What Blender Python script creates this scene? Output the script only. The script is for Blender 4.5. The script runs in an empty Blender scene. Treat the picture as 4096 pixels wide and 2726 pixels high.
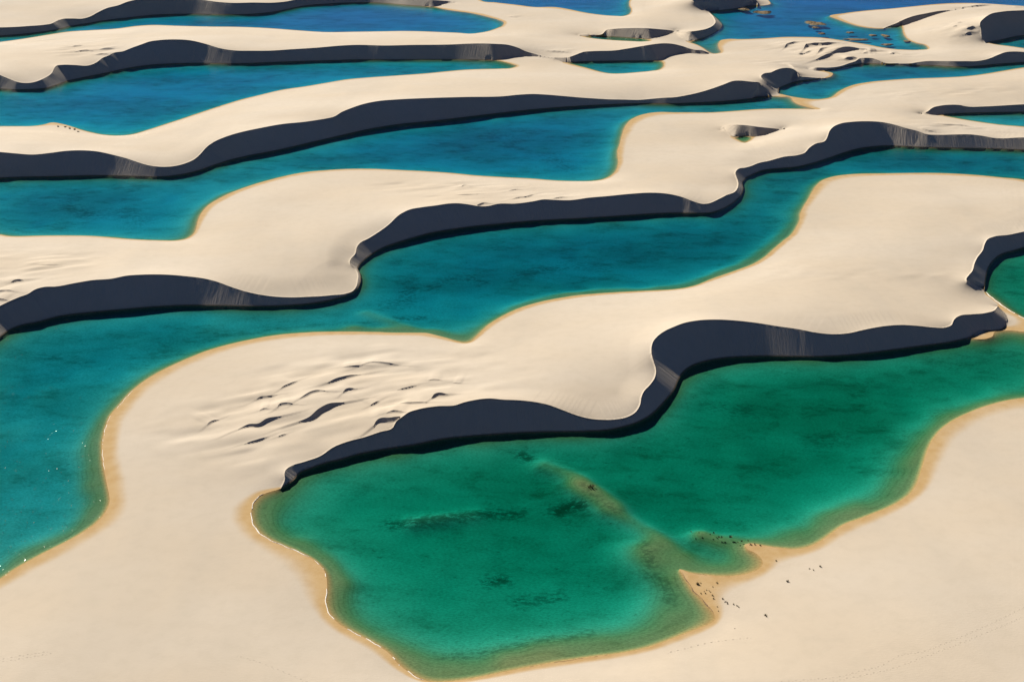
import bpy, bmesh, math, random, time
import numpy as np
from mathutils import Vector
# ================================================================ camera, sky, sun, exposure
W,HH=4096,2726            # picture the survey was read from
FOC=4520.; YH=-730.; CAMH=180.
PITCH=math.atan((HH/2-YH)/FOC); cp,sp=math.cos(PITCH),math.sin(PITCH)
SUN_AZ=math.radians(32.5); SUN_EL=math.radians(29.3)
scene=bpy.context.scene; col=scene.collection
cam=bpy.data.objects.new('camera',bpy.data.cameras.new('camera')); col.objects.link(cam)
cam.location=(0,0,CAMH); cam.rotation_euler=(math.pi/2-PITCH,0,0)
cam.data.sensor_width=36; cam.data.lens=36*FOC/W; cam.data.clip_start=1; cam.data.clip_end=40000
scene.camera=cam
wd=bpy.data.worlds.new('World'); scene.world=wd; wd.use_nodes=True
nt=wd.node_tree; bg=nt.nodes['Background']; sky=nt.nodes.new('ShaderNodeTexSky')
sky.sky_type='NISHITA'; sky.sun_disc=False; sky.sun_elevation=SUN_EL; sky.sun_rotation=-SUN_AZ
sky.altitude=0; sky.air_density=0.22; sky.dust_density=0.0; sky.ozone_density=5.0
nt.links.new(sky.outputs[0],bg.inputs[0]); bg.inputs[1].default_value=0.05
sl=bpy.data.lights.new('sun','SUN'); sl.energy=5.0; sl.angle=math.radians(.5); sl.color=(1,.90,.745)
so=bpy.data.objects.new('sun',sl); col.objects.link(so)
SD=Vector((-math.sin(SUN_AZ)*math.cos(SUN_EL),math.cos(SUN_AZ)*math.cos(SUN_EL),math.sin(SUN_EL)))
so.rotation_euler=SD.to_track_quat('Z','Y').to_euler(); so.location=(0,600,400)
scene.view_settings.view_transform='Standard'; scene.view_settings.look='None'
scene.view_settings.exposure=0.99; scene.view_settings.gamma=1
scene.render.engine='CYCLES'; scene.cycles.use_denoising=True
scene.cycles.max_bounces=6; scene.cycles.transparent_max_bounces=16
def ray(p):
    a=(p[...,0]-W/2)/FOC; b=-(p[...,1]-HH/2)/FOC
    return a, cp+b*sp, -sp+b*cp
def ground(p,h=0.):
    dx,dy,dz=ray(p); t=(h-CAMH)/dz
    return np.stack([dx*t,dy*t],-1)
def image(x,y,z):
    zc=y*cp-(z-CAMH)*sp; yu=y*sp+(z-CAMH)*cp
    return np.stack([W/2+FOC*x/zc, HH/2-FOC*yu/zc],-1)
def spline(p,n=8,closed=False):
    q=np.vstack([p[-1:],p,p[:2]]) if closed else np.vstack([2*p[0]-p[1],p,2*p[-1]-p[-2]])
    t=np.linspace(0,1,n,endpoint=False)[None,:,None]
    a,b,c,d=[q[i:len(q)-3+i][:,None,:] for i in range(4)]
    # centripetal-like tension keeps corners from overshooting
    l1=np.linalg.norm(b-a,axis=2,keepdims=True)+1e-6; l2=np.linalg.norm(c-b,axis=2,keepdims=True)+1e-6; l3=np.linalg.norm(d-c,axis=2,keepdims=True)+1e-6
    m1=l2*((b-a)/l1*l2+(c-b)/l2*l1)/(l1+l2); m2=l2*((c-b)/l2*l3+(d-c)/l3*l2)/(l2+l3)
    s=(2*t**3-3*t**2+1)*b+(t**3-2*t**2+t)*m1+(-2*t**3+3*t**2)*c+(t**3-t**2)*m2
    s=s.reshape(-1,2)
    return s if closed else np.vstack([s,p[-1:]])
def segdist(pts,poly,closed=False,chunk=4000):
    """distance of pts to polyline, fraction index of nearest"""
    a=poly if closed else poly[:-1]; b=np.roll(poly,-1,0) if closed else poly[1:]
    ab=b-a; L=(ab**2).sum(1)+1e-12
    D=np.empty(len(pts)); S=np.empty(len(pts))
    for i in range(0,len(pts),chunk):
        p=pts[i:i+chunk,None,:]; t=np.clip(((p-a)*ab).sum(2)/L,0,1)
        d=((p-a-t[...,None]*ab)**2).sum(2); k=d.argmin(1); r=np.arange(len(k))
        D[i:i+chunk]=np.sqrt(d[r,k]); S[i:i+chunk]=k+t[r,k]
    return D,S
def resample(p,step):
    d=np.r_[0,np.cumsum(np.linalg.norm(np.diff(p,axis=0),axis=1))]; n=max(2,int(d[-1]/step)+1); s=np.linspace(0,d[-1],n)
    return np.stack([np.interp(s,d,p[:,k]) for k in range(p.shape[1])],1)
REPOSE=math.tan(math.radians(33))
# ---- traced plan of the dunes; every curve is given in picture crops and put on the ground by the survey below
CROP = dict(A=(0,0),B=(1300,0),C=(2696,0),D=(0,600),E=(1300,600),F=(2696,600),G=(0,1200),H=(1300,1200),I=(2696,1200),J=(0,1900),K=(1300,1900),L=(2696,1900))
def P(txt):
    """'A 0,505 60,530 B 3,4' -> source pixel array"""
    out=[]; c='A'
    for w in txt.split():
        if ',' in w:
            x,y=map(float,w.split(',')); ox,oy=CROP[c]; out.append((ox+x*.59423,oy+y*.59423))
        else: c=w
    return np.array(out)
SLIP = {}   # name: (crest, base)
SLIP['one']=(
 'J 1890,88 1905,60 1918,25 G 1915,1170 1920,1145 1952,1118 2050,1085 2160,1045 2240,990 2356,945 H 260,922 370,885 455,858 480,815 525,780 560,755 620,735 760,712 880,705 930,688 1000,672 1100,660 1200,668 1300,672 1400,682 1500,702 1600,738 1700,775 1780,795 1870,803 1960,800 2040,782 2090,752 2120,705 2130,650 2145,615 2190,565 2220,520 2228,470 2215,420 2200,370 2197,320 2210,275 2240,240 2290,205 I 0,178 60,155 150,137 300,130 420,137 540,150 700,175 840,195 960,218 1080,228 1170,222 1280,198 1400,176 1530,166 1640,172 1740,182 1830,182 1870,165 1885,130 1920,105 2000,95 2100,85 2160,65 2180,40',
 'J 1890,88 1935,62 1985,25 G 2010,1170 2100,1130 2200,1095 H 100,1075 200,1045 400,1005 600,975 800,935 1000,915 1200,900 1400,890 1600,887 1800,882 1900,875 2000,855 2100,825 2200,770 2280,690 I 0,605 35,530 60,490 100,455 200,415 300,395 450,382 600,378 800,380 1000,380 1150,373 1300,358 1500,332 1700,305 1850,285 1950,264 1998,252 2035,226 2085,210 2160,207 2226,186 2238,150 2233,105 2180,40')
SLIP['two']=(
 'D -200,1140 -90,1095 0,1047 60,1018 130,988 190,966 230,940 300,920 370,918 500,895 620,875 750,865 850,845 950,838 1100,837 1250,848 1380,865 1450,882 1550,918 1650,950 1750,972 1850,985 1980,990 2100,985 2150,983 E 50,975 140,965 190,945 212,915 220,880 224,840 208,800 185,780 165,758 172,735 205,695 212,660 225,635 300,590 430,500 500,435 570,400 650,385 750,372 830,360 900,358 980,368 1040,378 1100,376 1160,362 1280,360 1400,345 1470,332 1540,335 1650,337 1780,320 1900,310 2050,295 2200,287 2290,292 F 0,302 60,318 130,345 200,362 235,358 300,330 360,300 410,280 430,250 432,215 420,180 413,150 430,128 480,118 525,105 560,90 640,72 740,45 840,32 C 880,1028 910,995 950,968 1020,945 1035,915 1045,885 1070,855 1120,832 1200,820 1300,816 1400,822 1480,838 1560,862 1640,882 1700,903 1780,907 1900,905 2000,905 2080,915 2150,928 2356,925 2600,935',
 'G -200,340 -90,300 0,248 60,205 130,175 250,150 400,110 600,85 850,62 1050,45 1250,36 1500,38 1700,42 1900,38 2050,28 2150,15 E 0,1018 60,1005 140,980 190,957 218,933 236,900 242,860 234,825 222,800 232,775 260,745 310,705 400,655 500,620 600,590 700,562 850,535 1000,515 1150,500 1300,486 1500,472 1700,462 1900,450 2050,440 2200,430 F 0,424 150,425 250,422 300,408 370,375 420,340 455,300 467,260 462,220 480,195 530,165 600,138 700,125 820,115 900,98 1000,70 1100,35 C 1190,1015 1260,998 1340,988 1420,982 1550,986 1700,992 1900,997 2100,1000 2356,1010 2600,1018')
SLIP['three']=(
 'F 2088,947 2020,905 1966,870 1985,840 2010,810 2020,770 2040,725 2080,670 2090,635 2110,600 2150,583 2250,570 2356,548 2500,525',
 'F 2088,947 2094,900 2101,850 2116,795 2150,745 2200,705 2280,680 2356,658 2500,635')
SLIP['four']=(
 'A -200,1015 0,1023 100,1032 220,1040 330,1030 450,1015 560,1012 660,1020 760,1042 850,1065 930,1092 1000,1112 1080,1122 1170,1118 1250,1098 1310,1070 1350,1035 1390,990 1440,955 1520,920 1620,890 1750,862 1900,835 2050,820 2150,805 B 20,795 60,785 110,755 170,730 260,700 360,680 480,670 700,660 950,653 1200,648 1300,638 1400,633 1500,638 1620,648 1700,655 1800,662 1900,668 2000,670 2120,672 2200,665 2280,658 C 0,655 80,642 170,622 260,595 330,570 400,545 450,543 500,548 545,552 570,553 592,572 620,605 640,648',
 'D -200,193 0,188 150,183 400,178 600,173 750,172 950,178 1080,180 1180,172 1260,158 1340,138 1450,100 1550,68 1680,38 1800,15 A 1900,1005 2050,970 B 0,938 100,915 300,870 500,838 700,818 900,795 1150,765 1400,738 1700,715 1900,705 2100,697 C 0,697 150,692 300,685 450,672 560,660 640,648')
SLIP['fourb']=(
 'C 702,628 655,585 600,535 583,515 600,497 650,488 690,470 740,458 790,461 825,480 840,508 900,519 960,524 1015,526',
 'C 702,628 706,600 760,572 830,549 950,536 1015,526')
SLIP['five']=(
 'C 905,468 920,460 960,455 1040,455 1120,445 1180,425 1225,410 1245,395 1290,390 1340,393 1375,406 1420,424 1500,426 1600,426 1640,419 1700,412 1800,412 1950,412 2050,410 2120,395 2180,370 2230,352 2290,347 2356,350 2600,360',
 'C 905,468 930,477 980,478 1060,468 1130,455 1200,438 1260,430 1340,430 1450,435 1600,438 1750,442 1900,450 2000,448 2150,435 2356,420 2600,405')
SLIP['six']=(
 'C 1660,770 1710,748 1740,725 1790,712 1870,705 1930,708 1960,715 2100,716 2250,708 2356,702 2600,698',
 'C 1660,770 1740,778 1800,774 1900,765 2050,760 2200,757 2356,755 2600,753')
SLIP['seven']=(
 'C 320,876 330,855 370,842 430,840 500,845 560,853 640,861 700,867 745,872',
 'C 320,876 360,902 405,926 460,917 512,920 560,921 640,908 700,890 745,872')
SLIP['eight']=(
 'A -200,425 -100,465 0,505 60,530 130,555 200,558 300,525 350,490 362,465 375,445 420,437 500,438 600,440 650,420 690,390 735,372 760,358 830,345 880,325 950,300 1000,282 1080,270 1180,266 1280,272 1380,295 1480,325 1580,340 1700,342 1800,342 1950,333 2150,320 B 100,308 200,303 400,307 600,303 750,302 850,300 950,295 1050,293 1150,296 1230,302 1300,322 1350,345 1400,360 1480,380 1560,388 1640,385 1690,368 1740,350 1800,345 1950,340 2050,325 2150,308 2220,297 2280,292 C 0,297 60,312 110,329 150,337 185,338 220,350 250,361',
 'A -200,602 0,599 100,603 200,602 300,595 380,572 440,550 550,525 700,495 850,462 1000,440 1150,430 1300,426 1600,428 1900,418 B 0,409 200,403 500,402 700,401 900,401 1050,404 1150,406 1250,396 1330,390 1420,392 1500,400 1560,410 1620,422 1720,416 1900,412 2100,410 2200,410 2250,410 2262,408 C -60,396 -20,385 40,372 100,369 160,373 210,371 250,361')
SLIP['nine']=(
 'B 1703,240 1720,235 1800,235 1870,228 1890,205 1950,195 2050,190 2150,190 2250,197 C 0,208 30,214',
 'B 1703,240 1760,247 1840,243 1950,248 2050,255 2150,262 2180,264 2250,255 2320,238 C 30,214')
SLIP['tena']=(
 'C 238,83 195,55 150,25 122,-5 135,-35 250,-50 420,-45 520,-20 558,10 562,36',
 'C 238,83 300,73 400,61 500,46 562,36')
SLIP['tenb']=(
 'C 10,212 50,215 100,213 170,205 230,190 265,170 280,150 270,120 240,86',
 'C 10,212 20,235 50,260 100,281 150,270 230,245 290,212 316,192 325,172 305,142 272,112 240,86')
SLIP['elevena']=(
 'C 1410,192 1440,178 1500,155 1540,135 1600,112 1700,90 1780,75 1860,68 1945,58',
 'C 1410,192 1470,179 1545,172 1620,155 1700,125 1780,100 1850,82 1945,58')
SLIP['elevenb']=(
 'C 2098,291 2072,250 2066,200 2060,152 2085,125 2130,95 2200,80 2356,70 2600,62',
 'C 2098,291 2200,270 2300,247 2356,240 2600,232')
SLIP['thirteen']=(
 'A -200,187 0,185 100,182 200,175 300,167 350,158 380,142 420,128 480,125 560,125 610,110 650,88 720,55 800,35 850,15 900,2 1000,-8 1200,-12 1380,2 1450,12 1560,20 1700,18 1850,18 1930,10 1990,-2 2100,-15 B 50,-18 300,-14 500,-8 700,0 790,5 850,12 868,20',
 'A -200,252 0,242 100,235 250,220 380,200 460,180 580,160 700,140 850,122 1000,105 1150,97 1300,95 1500,98 1700,95 1850,80 1950,60 2050,40 B 0,28 100,22 250,18 400,22 550,35 650,42 730,47 800,36 868,20')
LAG = {}   # closed water outlines; '@name' pulls in the foot of a slip face that stands in the water
LAG['one']='J 1890,88 @one:0:36 I 1950,264 1996,259 2060,263 2115,256 2148,238 2153,218 2200,207 2260,203 2356,213 2560,230 2700,420 2560,640 2356,660 2250,675 2150,700 2050,732 1950,775 1850,830 1780,890 1730,960 1705,1020 1680,1100 L 1655,5 1635,60 1600,115 1540,165 1450,215 1350,255 1250,295 1150,330 1090,370 1030,415 970,455 900,485 820,497 720,490 640,480 560,465 505,459 480,468 495,495 545,520 585,555 600,590 580,625 520,655 430,675 330,680 200,668 100,655 38,632 60,668 90,715 130,775 190,835 240,895 275,940 280,965 255,990 180,1025 90,1060 K 2349,1095 2200,1150 2000,1195 1800,1220 1600,1250 1400,1285 1200,1325 1000,1365 850,1386 770,1391 700,1386 620,1360 560,1320 500,1275 440,1205 350,1140 260,1090 180,1050 110,1010 50,955 15,905 5,850 15,740 10,690 J 2190,655 2160,610 2100,560 2020,520 1900,470 1800,425 1730,370 1695,310 1690,250 1705,190 1745,140 1800,116'
LAG['two']='G -300,420 @two F 2480,240 2356,202 2200,185 2050,170 1900,160 1750,155 1600,155 1400,158 1250,160 1150,167 1060,182 1000,205 960,240 930,285 905,330 875,380 852,430 848,470 830,510 800,560 740,610 680,660 620,715 540,765 450,800 350,835 250,870 150,910 60,930 E 2349,937 2200,945 2000,955 1800,968 1650,985 1500,1010 1350,1050 1230,1100 1150,1145 H 1100,168 1060,205 1020,245 985,278 940,288 880,275 800,250 740,235 690,222 620,220 500,220 350,215 200,212 G 2188,213 2000,222 1800,245 1600,285 1400,340 1250,400 1120,460 980,540 880,620 800,710 740,780 712,850 695,920 685,1000 690,1080 J 708,0 720,60 735,130 738,180 715,240 660,310 580,370 480,430 350,495 200,575 100,632 0,700 -150,780 -350,860'
LAG['three']='F 2088,947 @three F 2600,800 2600,1240 2500,1200 2356,1132 2250,1073 2150,1000'
LAG['four']='D -280,380 @four C 720,652 790,660 802,680 832,700 880,715 930,728 980,735 850,733 700,732 550,737 400,748 250,757 100,757 B 2349,757 2250,755 2180,762 2100,785 2050,815 2020,855 2000,910 1985,970 1970,1020 E 1972,40 1975,90 1965,130 1930,170 1880,195 1800,208 1700,210 1550,205 1400,193 1200,183 1000,170 850,155 700,145 500,135 300,127 150,128 0,137 D 2050,150 1900,180 1750,220 1600,270 1480,325 1400,375 1360,420 1335,470 1325,510 1310,555 1270,590 1200,607 1100,608 950,603 800,593 650,580 450,575 250,577 120,580 50,578 0,568 -150,555'
LAG['five']='C 702,628 @fourb C 1062,510 1070,498 1035,484 1000,480 @five:3:20 C 2560,440 2356,455 2200,480 2080,500 1950,515 1800,523 1600,530 1450,540 1300,555 1200,575 1140,600 1100,625 1070,650 1010,665 930,668 850,660 780,648 730,636'
LAG['six']='@six:2:20 C 2600,870 2356,852 2200,840 2050,820 1900,796'
LAG['seven']='C 405,927 460,918 512,920 524,930 502,950 480,962 440,948'
LAG['eight']='A -280,700 @eight:0:22 B 1150,407 1220,420 1270,435 1295,443 1270,455 1180,463 1050,466 950,470 850,478 700,493 500,508 300,522 150,535 0,560 A 2050,583 1900,605 1750,640 1600,678 1450,725 1300,775 1150,825 1000,873 900,903 800,913 700,908 620,893 540,872 480,852 420,835 340,826 300,838 230,848 100,850 0,850 -180,855'
LAG['eightb']='B 1625,423 1720,416 1900,412 2100,410 2200,410 2250,410 2266,414 2278,425 2280,445 2260,465 2200,477 2100,487 2000,495 1920,495 1830,478 1750,455 1680,438'
LAG['nine']='B 1735,246 1840,243 1950,248 2050,255 2150,262 2190,274 2150,280 2050,277 1900,268 1800,258'
LAG['ten']='C 100,281 150,270 230,245 290,212 316,192 325,172 305,142 272,112 240,86 300,73 400,61 500,46 562,36 610,36 650,24 640,8 600,-15 600,-70 900,-150 1500,-170 2300,-130 2620,-40 2600,62 2356,42 2250,35 2100,25 1900,22 1750,30 1600,45 1450,60 1300,72 1150,90 1050,110 1100,130 1170,155 1250,178 1330,190 1410,192 1470,179 1535,174 1540,200 1550,235 1575,265 1630,290 1700,310 1712,325 1650,336 1560,336 1480,331 1400,320 1300,300 1200,285 1100,268 1000,255 850,250 750,250 600,260 450,265 350,265 318,272 300,295 303,325 318,352 300,359 250,359 225,345 190,320 150,300'
LAG['eleven']='C 2115,288 2200,270 2300,247 2356,240 2600,232 2600,345 2356,325 2250,310 2170,300'
LAG['thirteen']='A -250,270 @thirteen:0:24 B 800,62 880,75 960,85 1040,100 1110,118 1170,135 1205,155 1200,170 1160,190 1110,208 1050,220 980,228 900,222 800,218 650,212 500,210 400,212 200,215 0,217 A 2000,205 1800,190 1600,182 1400,180 1200,175 1000,170 900,178 800,192 600,205 450,215 350,230 200,255 100,270 0,283 -150,300'
LAG['fourteen']='B 1010,-60 1020,-15 1050,5 1150,18 1300,35 1400,48 1560,50 1650,65 1720,80 1850,100 1950,108 2020,107 2055,90 2062,65 2050,40 2050,10 2065,-15 2070,-70 1900,-130 1300,-130'
# little slip faces on the dune backs: height in metres, brink from left to right
MINI = [
 (1.0,'G 1885,603 1910,585 1950,570 2005,550'),(.8,'G 1715,669 1750,652 1800,647 1870,638'),(1.3,'G 2015,684 2060,655 2090,635 2140,620 2210,626'),
 (1.1,'G 1865,740 1880,720 1920,712 1980,718'),(.7,'G 1745,752 1780,742 1815,746'),(1.5,'G 1600,876 1670,845 1740,840 1790,815 1900,793'),
 (1.0,'G 1390,840 1420,815 1475,797'),(1.0,'G 1640,968 1720,945 1805,918'),(.7,'G 1865,920 1930,898'),(2.6,'G 2010,822 2090,795 2150,745 2220,710 2320,692'),
 (1.5,'G 2200,568 2270,545 2356,520 H 240,506'),(.9,'H 250,450 300,433 400,432 505,440'),(1.2,'H 120,634 140,615 215,604'),(1.0,'H 300,708 365,678'),
 (1.0,'H 500,698 600,692 690,688'),(1.4,'H 712,664 740,640 830,634'),(.6,'H 690,540 740,534 790,537'),(.6,'H 860,548 925,550'),
 (1.9,'H 325,852 345,820 450,800 530,782'),(1.0,'H 410,775 470,758 545,758'),(.8,'H 120,464 200,458 250,455'),(.7,'H 480,605 540,592 620,572'),
 (.7,'E 915,250 940,240 975,247'),(.8,'E 1230,280 1280,268 1330,266'),(.7,'E 860,302 960,303 1090,297'),(1.0,'E 1250,333 1300,320 1360,315 1412,298'),
 (1.2,'E 1015,378 1060,360 1130,362'),(.9,'E 1530,330 1580,320 1635,316'),
 (1.2,'D 65,888 100,875 160,868'),(1.3,'D -60,957 30,948 100,956'),(1.3,'D -60,1010 -10,1005 50,1012'),(.6,'D 250,770 330,775 420,768'),
 (1.2,'C 742,320 760,305 800,295 845,286'),(1.8,'C 872,332 885,312 930,302 1010,300 1060,292 1115,287'),(.9,'C 975,276 1010,272 1060,275'),(1.2,'C 1130,291 1160,289 1210,297'),
 (1.3,'C 965,368 990,340 1035,331'),(2.6,'C 1070,356 1140,337 1200,332 1290,338'),(1.6,'C 950,408 1010,388 1070,358'),(1.3,'C 1270,358 1300,356 1330,362'),(1.2,'C 1310,344 1370,345'),
 (.9,'C 880,360 920,350'),(1.8,'C 1140,402 1190,396 1240,396'),(.9,'C 1450,364 1480,360 1520,366'),(.8,'C 830,365 870,362'),
 (1.5,'C 1970,48 2060,40 2150,30'),(.9,'C 2180,38 2250,38'),(1.0,'C 2280,47 2356,50'),(1.5,'C 1965,208 2000,192 2040,187'),(1.3,'C 1955,238 1985,225 2040,220'),(.9,'C 1900,163 1935,153'),(.8,'C 1870,190 1905,178'),
 (.9,'C 735,430 770,440 810,462'),
 (1.2,'A 670,337 720,333 770,330'),(.9,'A 500,350 580,342 640,345'),(.9,'A 640,368 700,366 740,370'),(.6,'A 480,320 560,312'),
 (.7,'B 1230,110 1290,118'),(.8,'B 1500,345 1560,350 1650,357'),(.7,'C 1640,860 1700,880 1760,890'),(.6,'C 1800,845 1900,850 2000,860'),
]
T0=time.time()
# ---------------------------------------------------------------- sheet of ground points, finer where it is far away
def axis_u():
    inner=np.arange(-60,4156.1,3.6); s=3.6; L=[];u=inner[0]
    while u>-760: s*=1.09; u-=s; L.append(u)
    s=3.6; R=[];u=inner[-1]
    while u<4860: s*=1.09; u+=s; R.append(u)
    return np.r_[L[::-1],inner,R]
def axis_v():
    v=[-12.]; 
    while v[-1]<2740: v.append(v[-1]+1.7+2.3*max(0,v[-1])/2726)
    s=3.8
    while v[-1]<3150: s*=1.12; v.append(v[-1]+s)
    T=[];q=v[0];s=1.7
    while q>-300: s*=1.05; q-=s; T.append(q)
    return np.r_[T[::-1],v]
UA,VA=axis_u(),axis_v(); NU,NV=len(UA),len(VA)
UU,VV=np.meshgrid(UA,VA)
GX,GY=np.moveaxis(ground(np.stack([UU,VV],-1)),-1,0).copy()
gy_row=GY[:,0].copy(); dxr=np.gradient(GX,axis=1)[:,NU//2].copy()
def togrid(xy):
    im=image(xy[:,0],xy[:,1],0.)
    return np.interp(im[:,0],UA,np.arange(NU)),np.interp(im[:,1],VA,np.arange(NV))
def inside(poly_xy,box=True):
    """even-odd scan in grid coordinates -> bool mask"""
    gi,gj=togrid(poly_xy); m=np.zeros((NV,NU),bool)
    x0,y0=gi,gj; x1,y1=np.roll(gi,-1),np.roll(gj,-1)
    for r in range(max(0,int(y0.min())),min(NV,int(y0.max())+2)):
        k=(y0<=r)!=(y1<=r)
        if not k.any(): continue
        xs=np.sort(x0[k]+(r-y0[k])/(y1[k]-y0[k])*(x1[k]-x0[k]))
        for a,b in zip(xs[::2],xs[1::2]):
            ia,ib=max(0,math.ceil(a)),min(NU-1,math.floor(b))
            if ib>=ia: m[r,ia:ib+1]=True
    return m
def crest_height(C,B,zb):
    h=np.zeros(len(C)); done=np.zeros(len(C),bool)
    for m in np.arange(0,30,.1):
        d,s=segdist(ground(C,m),B); z0=np.interp(s,np.arange(len(B)),zb)
        hit=(~done)&(m-z0-d*REPOSE>=0); h[hit]=m; done|=hit
        if done.all(): break
    done[[0,-1]]=True; i=np.arange(len(C)); h=np.interp(i,i[done],h[done])
    k=np.ones(5)/5; hp=np.pad(h,2,mode='edge'); return np.convolve(hp,k,'valid')
# lagoon outlines on the ground
LAGP={}
for k,txt in LAG.items():
    pts=[]
    toks=txt.split(); cur=[]
    out=[]
    def flush():
        global cur
        if cur: out.append(P(' '.join(cur)))
        cur=[]
    crop='A'
    for w in toks:
        if w[0]=='@':
            flush(); q=w[1:].split(':'); b=P(SLIP[q[0]][1])
            if len(q)==3: b=b[int(q[1]):int(q[2])]
            out.append(b)
        else:
            if ',' not in w: crop=w
            if not cur and ',' in w: cur.append(crop)
            cur.append(w)
    flush()
    pp=np.vstack(out); keep=np.r_[True,np.linalg.norm(np.diff(pp,axis=0),axis=1)>1.]
    pp=pp[keep]
    if np.linalg.norm(pp[0]-pp[-1])<1: pp=pp[:-1]
    LAGP[k]=ground(spline(pp,6,closed=True))
# brinks and feet of the slip faces
SL={}
for k,(c,b) in SLIP.items():
    Bp=spline(P(b),6); B=ground(Bp); zb=np.full(len(B),1e9)
    for q in LAGP.values():
        if (np.abs(q[:,1].mean()-B[:,1].mean())<500): zb=np.minimum(zb,segdist(B,q,True)[0])
    for q in LAGP.values():   # a foot that stands in the water starts at water level
        x0,y0=q[:,0],q[:,1]; x1,y1=np.roll(x0,-1),np.roll(y0,-1); py=B[:,1:2]; cr=((y0<=py)!=(y1<=py))&(B[:,:1]<x0+(py-y0)/(y1-y0+1e-12)*(x1-x0)); zb[cr.sum(1)%2==1]=0
    zb=np.clip((zb-2.5)*.12,0,1.3)
    C=resample(spline(P(c),6),8.); h=crest_height(C,B,zb); Cg=ground(C,h)
    SL[k]=dict(B=B,zb=zb,C=Cg,h=h)
# snap ground points to every traced curve, so brinks and shores are sharp edges
best=np.full((NV,NU),9.); fixz=np.full((NV,NU),np.nan); kind=np.zeros((NV,NU),np.int8)  # 1 shore 2 foot 3 brink
def snap(xyz,kd):
    global GX,GY
    gi,gj=togrid(xyz[:,:2]); seg=np.hypot(np.diff(gi),np.diff(gj)); n=np.maximum(1,np.ceil(seg/.2)).astype(int)
    t=np.concatenate([np.arange(m)/m+i for i,m in enumerate(n)]+[[len(gi)-1.]])
    q=np.stack([np.interp(t,np.arange(len(gi)),xyz[:,c]) for c in range(3)],1); gi=np.interp(t,np.arange(len(gi)),gi); gj=np.interp(t,np.arange(len(gj)),gj)
    i,j=np.rint(gj).astype(int),np.rint(gi).astype(int); d=np.maximum(abs(gj-i),abs(gi-j))
    ok=(i>0)&(i<NV-1)&(j>0)&(j<NU-1); i,j,d,q=i[ok],j[ok],d[ok],q[ok]
    o=np.argsort(-d); i,j,d,q=i[o],j[o],d[o],q[o]
    tmp=np.full((NV,NU),-1); tmp[i,j]=np.arange(len(i)); I,J=np.nonzero(tmp>=0); K=tmp[I,J]
    w=(d[K]<best[I,J])|(kd>kind[I,J]); w&=~((kind[I,J]>kd))
    I,J,K=I[w],J[w],K[w]
    best[I,J]=d[K]; kind[I,J]=kd; fixz[I,J]=q[K,2]; GX[I,J]=q[K,0]; GY[I,J]=q[K,1]
for k,p in LAGP.items():
    p=np.vstack([p,p[:1]]); snap(np.c_[p,np.zeros(len(p))],1)
for k,s in SL.items(): snap(np.c_[s['B'],s['zb']],2)
for k,s in SL.items(): snap(np.c_[s['C'],s['h']],3)
water=np.zeros((NV,NU),np.int16); LN=list(LAGP)
for n,k in enumerate(LN): water[inside(LAGP[k])&(water==0)]=n+1
slipm=np.zeros((NV,NU),np.int16); SN=list(SL)
for n,k in enumerate(SN):
    s=SL[k]; slipm[inside(np.vstack([s['C'],s['B'][::-1]]))&(slipm==0)]=n+1
water[slipm>0]=0
line=kind>0
bedm=(water>0)&~line
print('grid',NV,NU,NV*NU,'%.1fs'%(time.time()-T0))
# ---------------------------------------------------------------- heights: sheet stretched over shores, feet and brinks
SCREEN=9.5e-5
def relax(fixed,val,src,act,iters,z0):
    """red-black relaxation of z_xx+z_yy=src at act points, with a coarse start"""
    def lev(st):
        f=[]; 
        return GX[::st,::st],GY[::st,::st]
    z=None
    for st,it in iters:
        n0,n1=-(-NV//st),-(-NU//st)
        SC=SCREEN
        if st>1:
            p0,p1=n0*st-NV,n1*st-NU
            def blk(a,fill): return np.pad(a,((0,p0),(0,p1)),constant_values=fill).reshape(n0,st,n1,st)
            fb=blk(fixed,False); cnt=fb.sum((1,3)); vs=(blk(np.where(fixed,val,0),0)*fb).sum((1,3))
            F=cnt>0; Vv=vs/np.maximum(cnt,1); S=blk(np.where(fixed,0,src),0).mean((1,3)); A=blk(act|fixed,False).mean((1,3))>.3
            if np.ndim(SCREEN): SC=blk(SCREEN,.04).mean((1,3))
        else: F,Vv,S,A=fixed,np.where(fixed,val,0),src,act|fixed
        ry=gy_row[::st][:n0]; rx=dxr[::st][:n0]*st
        if z is None: z=np.full((n0,n1),z0)
        else:
            zi=np.repeat(np.repeat(z,pst//st,0),pst//st,1)[:n0,:n1]; z=zi
        z=np.where(F,Vv,z); pst=st
        hu=np.abs(np.gradient(ry)); wy=1/hu**2; wx=1/rx**2
        if st==1:
            wx=np.broadcast_to(wx[:,None],(n0,n1)).copy(); du=np.gradient(UA)/3.6; wx/=du[None,:]**2
        else: wx=np.broadcast_to(wx[:,None],(n0,n1))
        wy=np.broadcast_to(wy[:,None],(n0,n1)); ii,jj=np.indices((n0,n1)); free=A&~F
        om=1.93
        z=z.astype(np.float64)
        Wt=2*(wx+wy)
        # neighbour weights, closed at inactive cells
        AU=A.astype(float)
        for _ in range(it):
            for par in (0,1):
                zp=np.pad(z,1,mode='edge'); ap=np.pad(AU,1,constant_values=0)
                if _==0 and par==0:
                    wl=wx*ap[1:-1,:-2]; wr=wx*ap[1:-1,2:]; wu=wy*ap[:-2,1:-1]; wd=wy*ap[2:,1:-1]; ws=wl+wr+wu+wd+SC
                    M=[(free&((ii+jj)%2==q)) for q in (0,1)]; Ms=[m*(om/ws) for m in M]
                r=wl*zp[1:-1,:-2]+wr*zp[1:-1,2:]+wu*zp[:-2,1:-1]+wd*zp[2:,1:-1]-S-ws*z
                z+=Ms[par]*r
    return z
IT=[(16,120),(8,100),(4,80),(2,50),(1,40)]
land=~bedm
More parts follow.
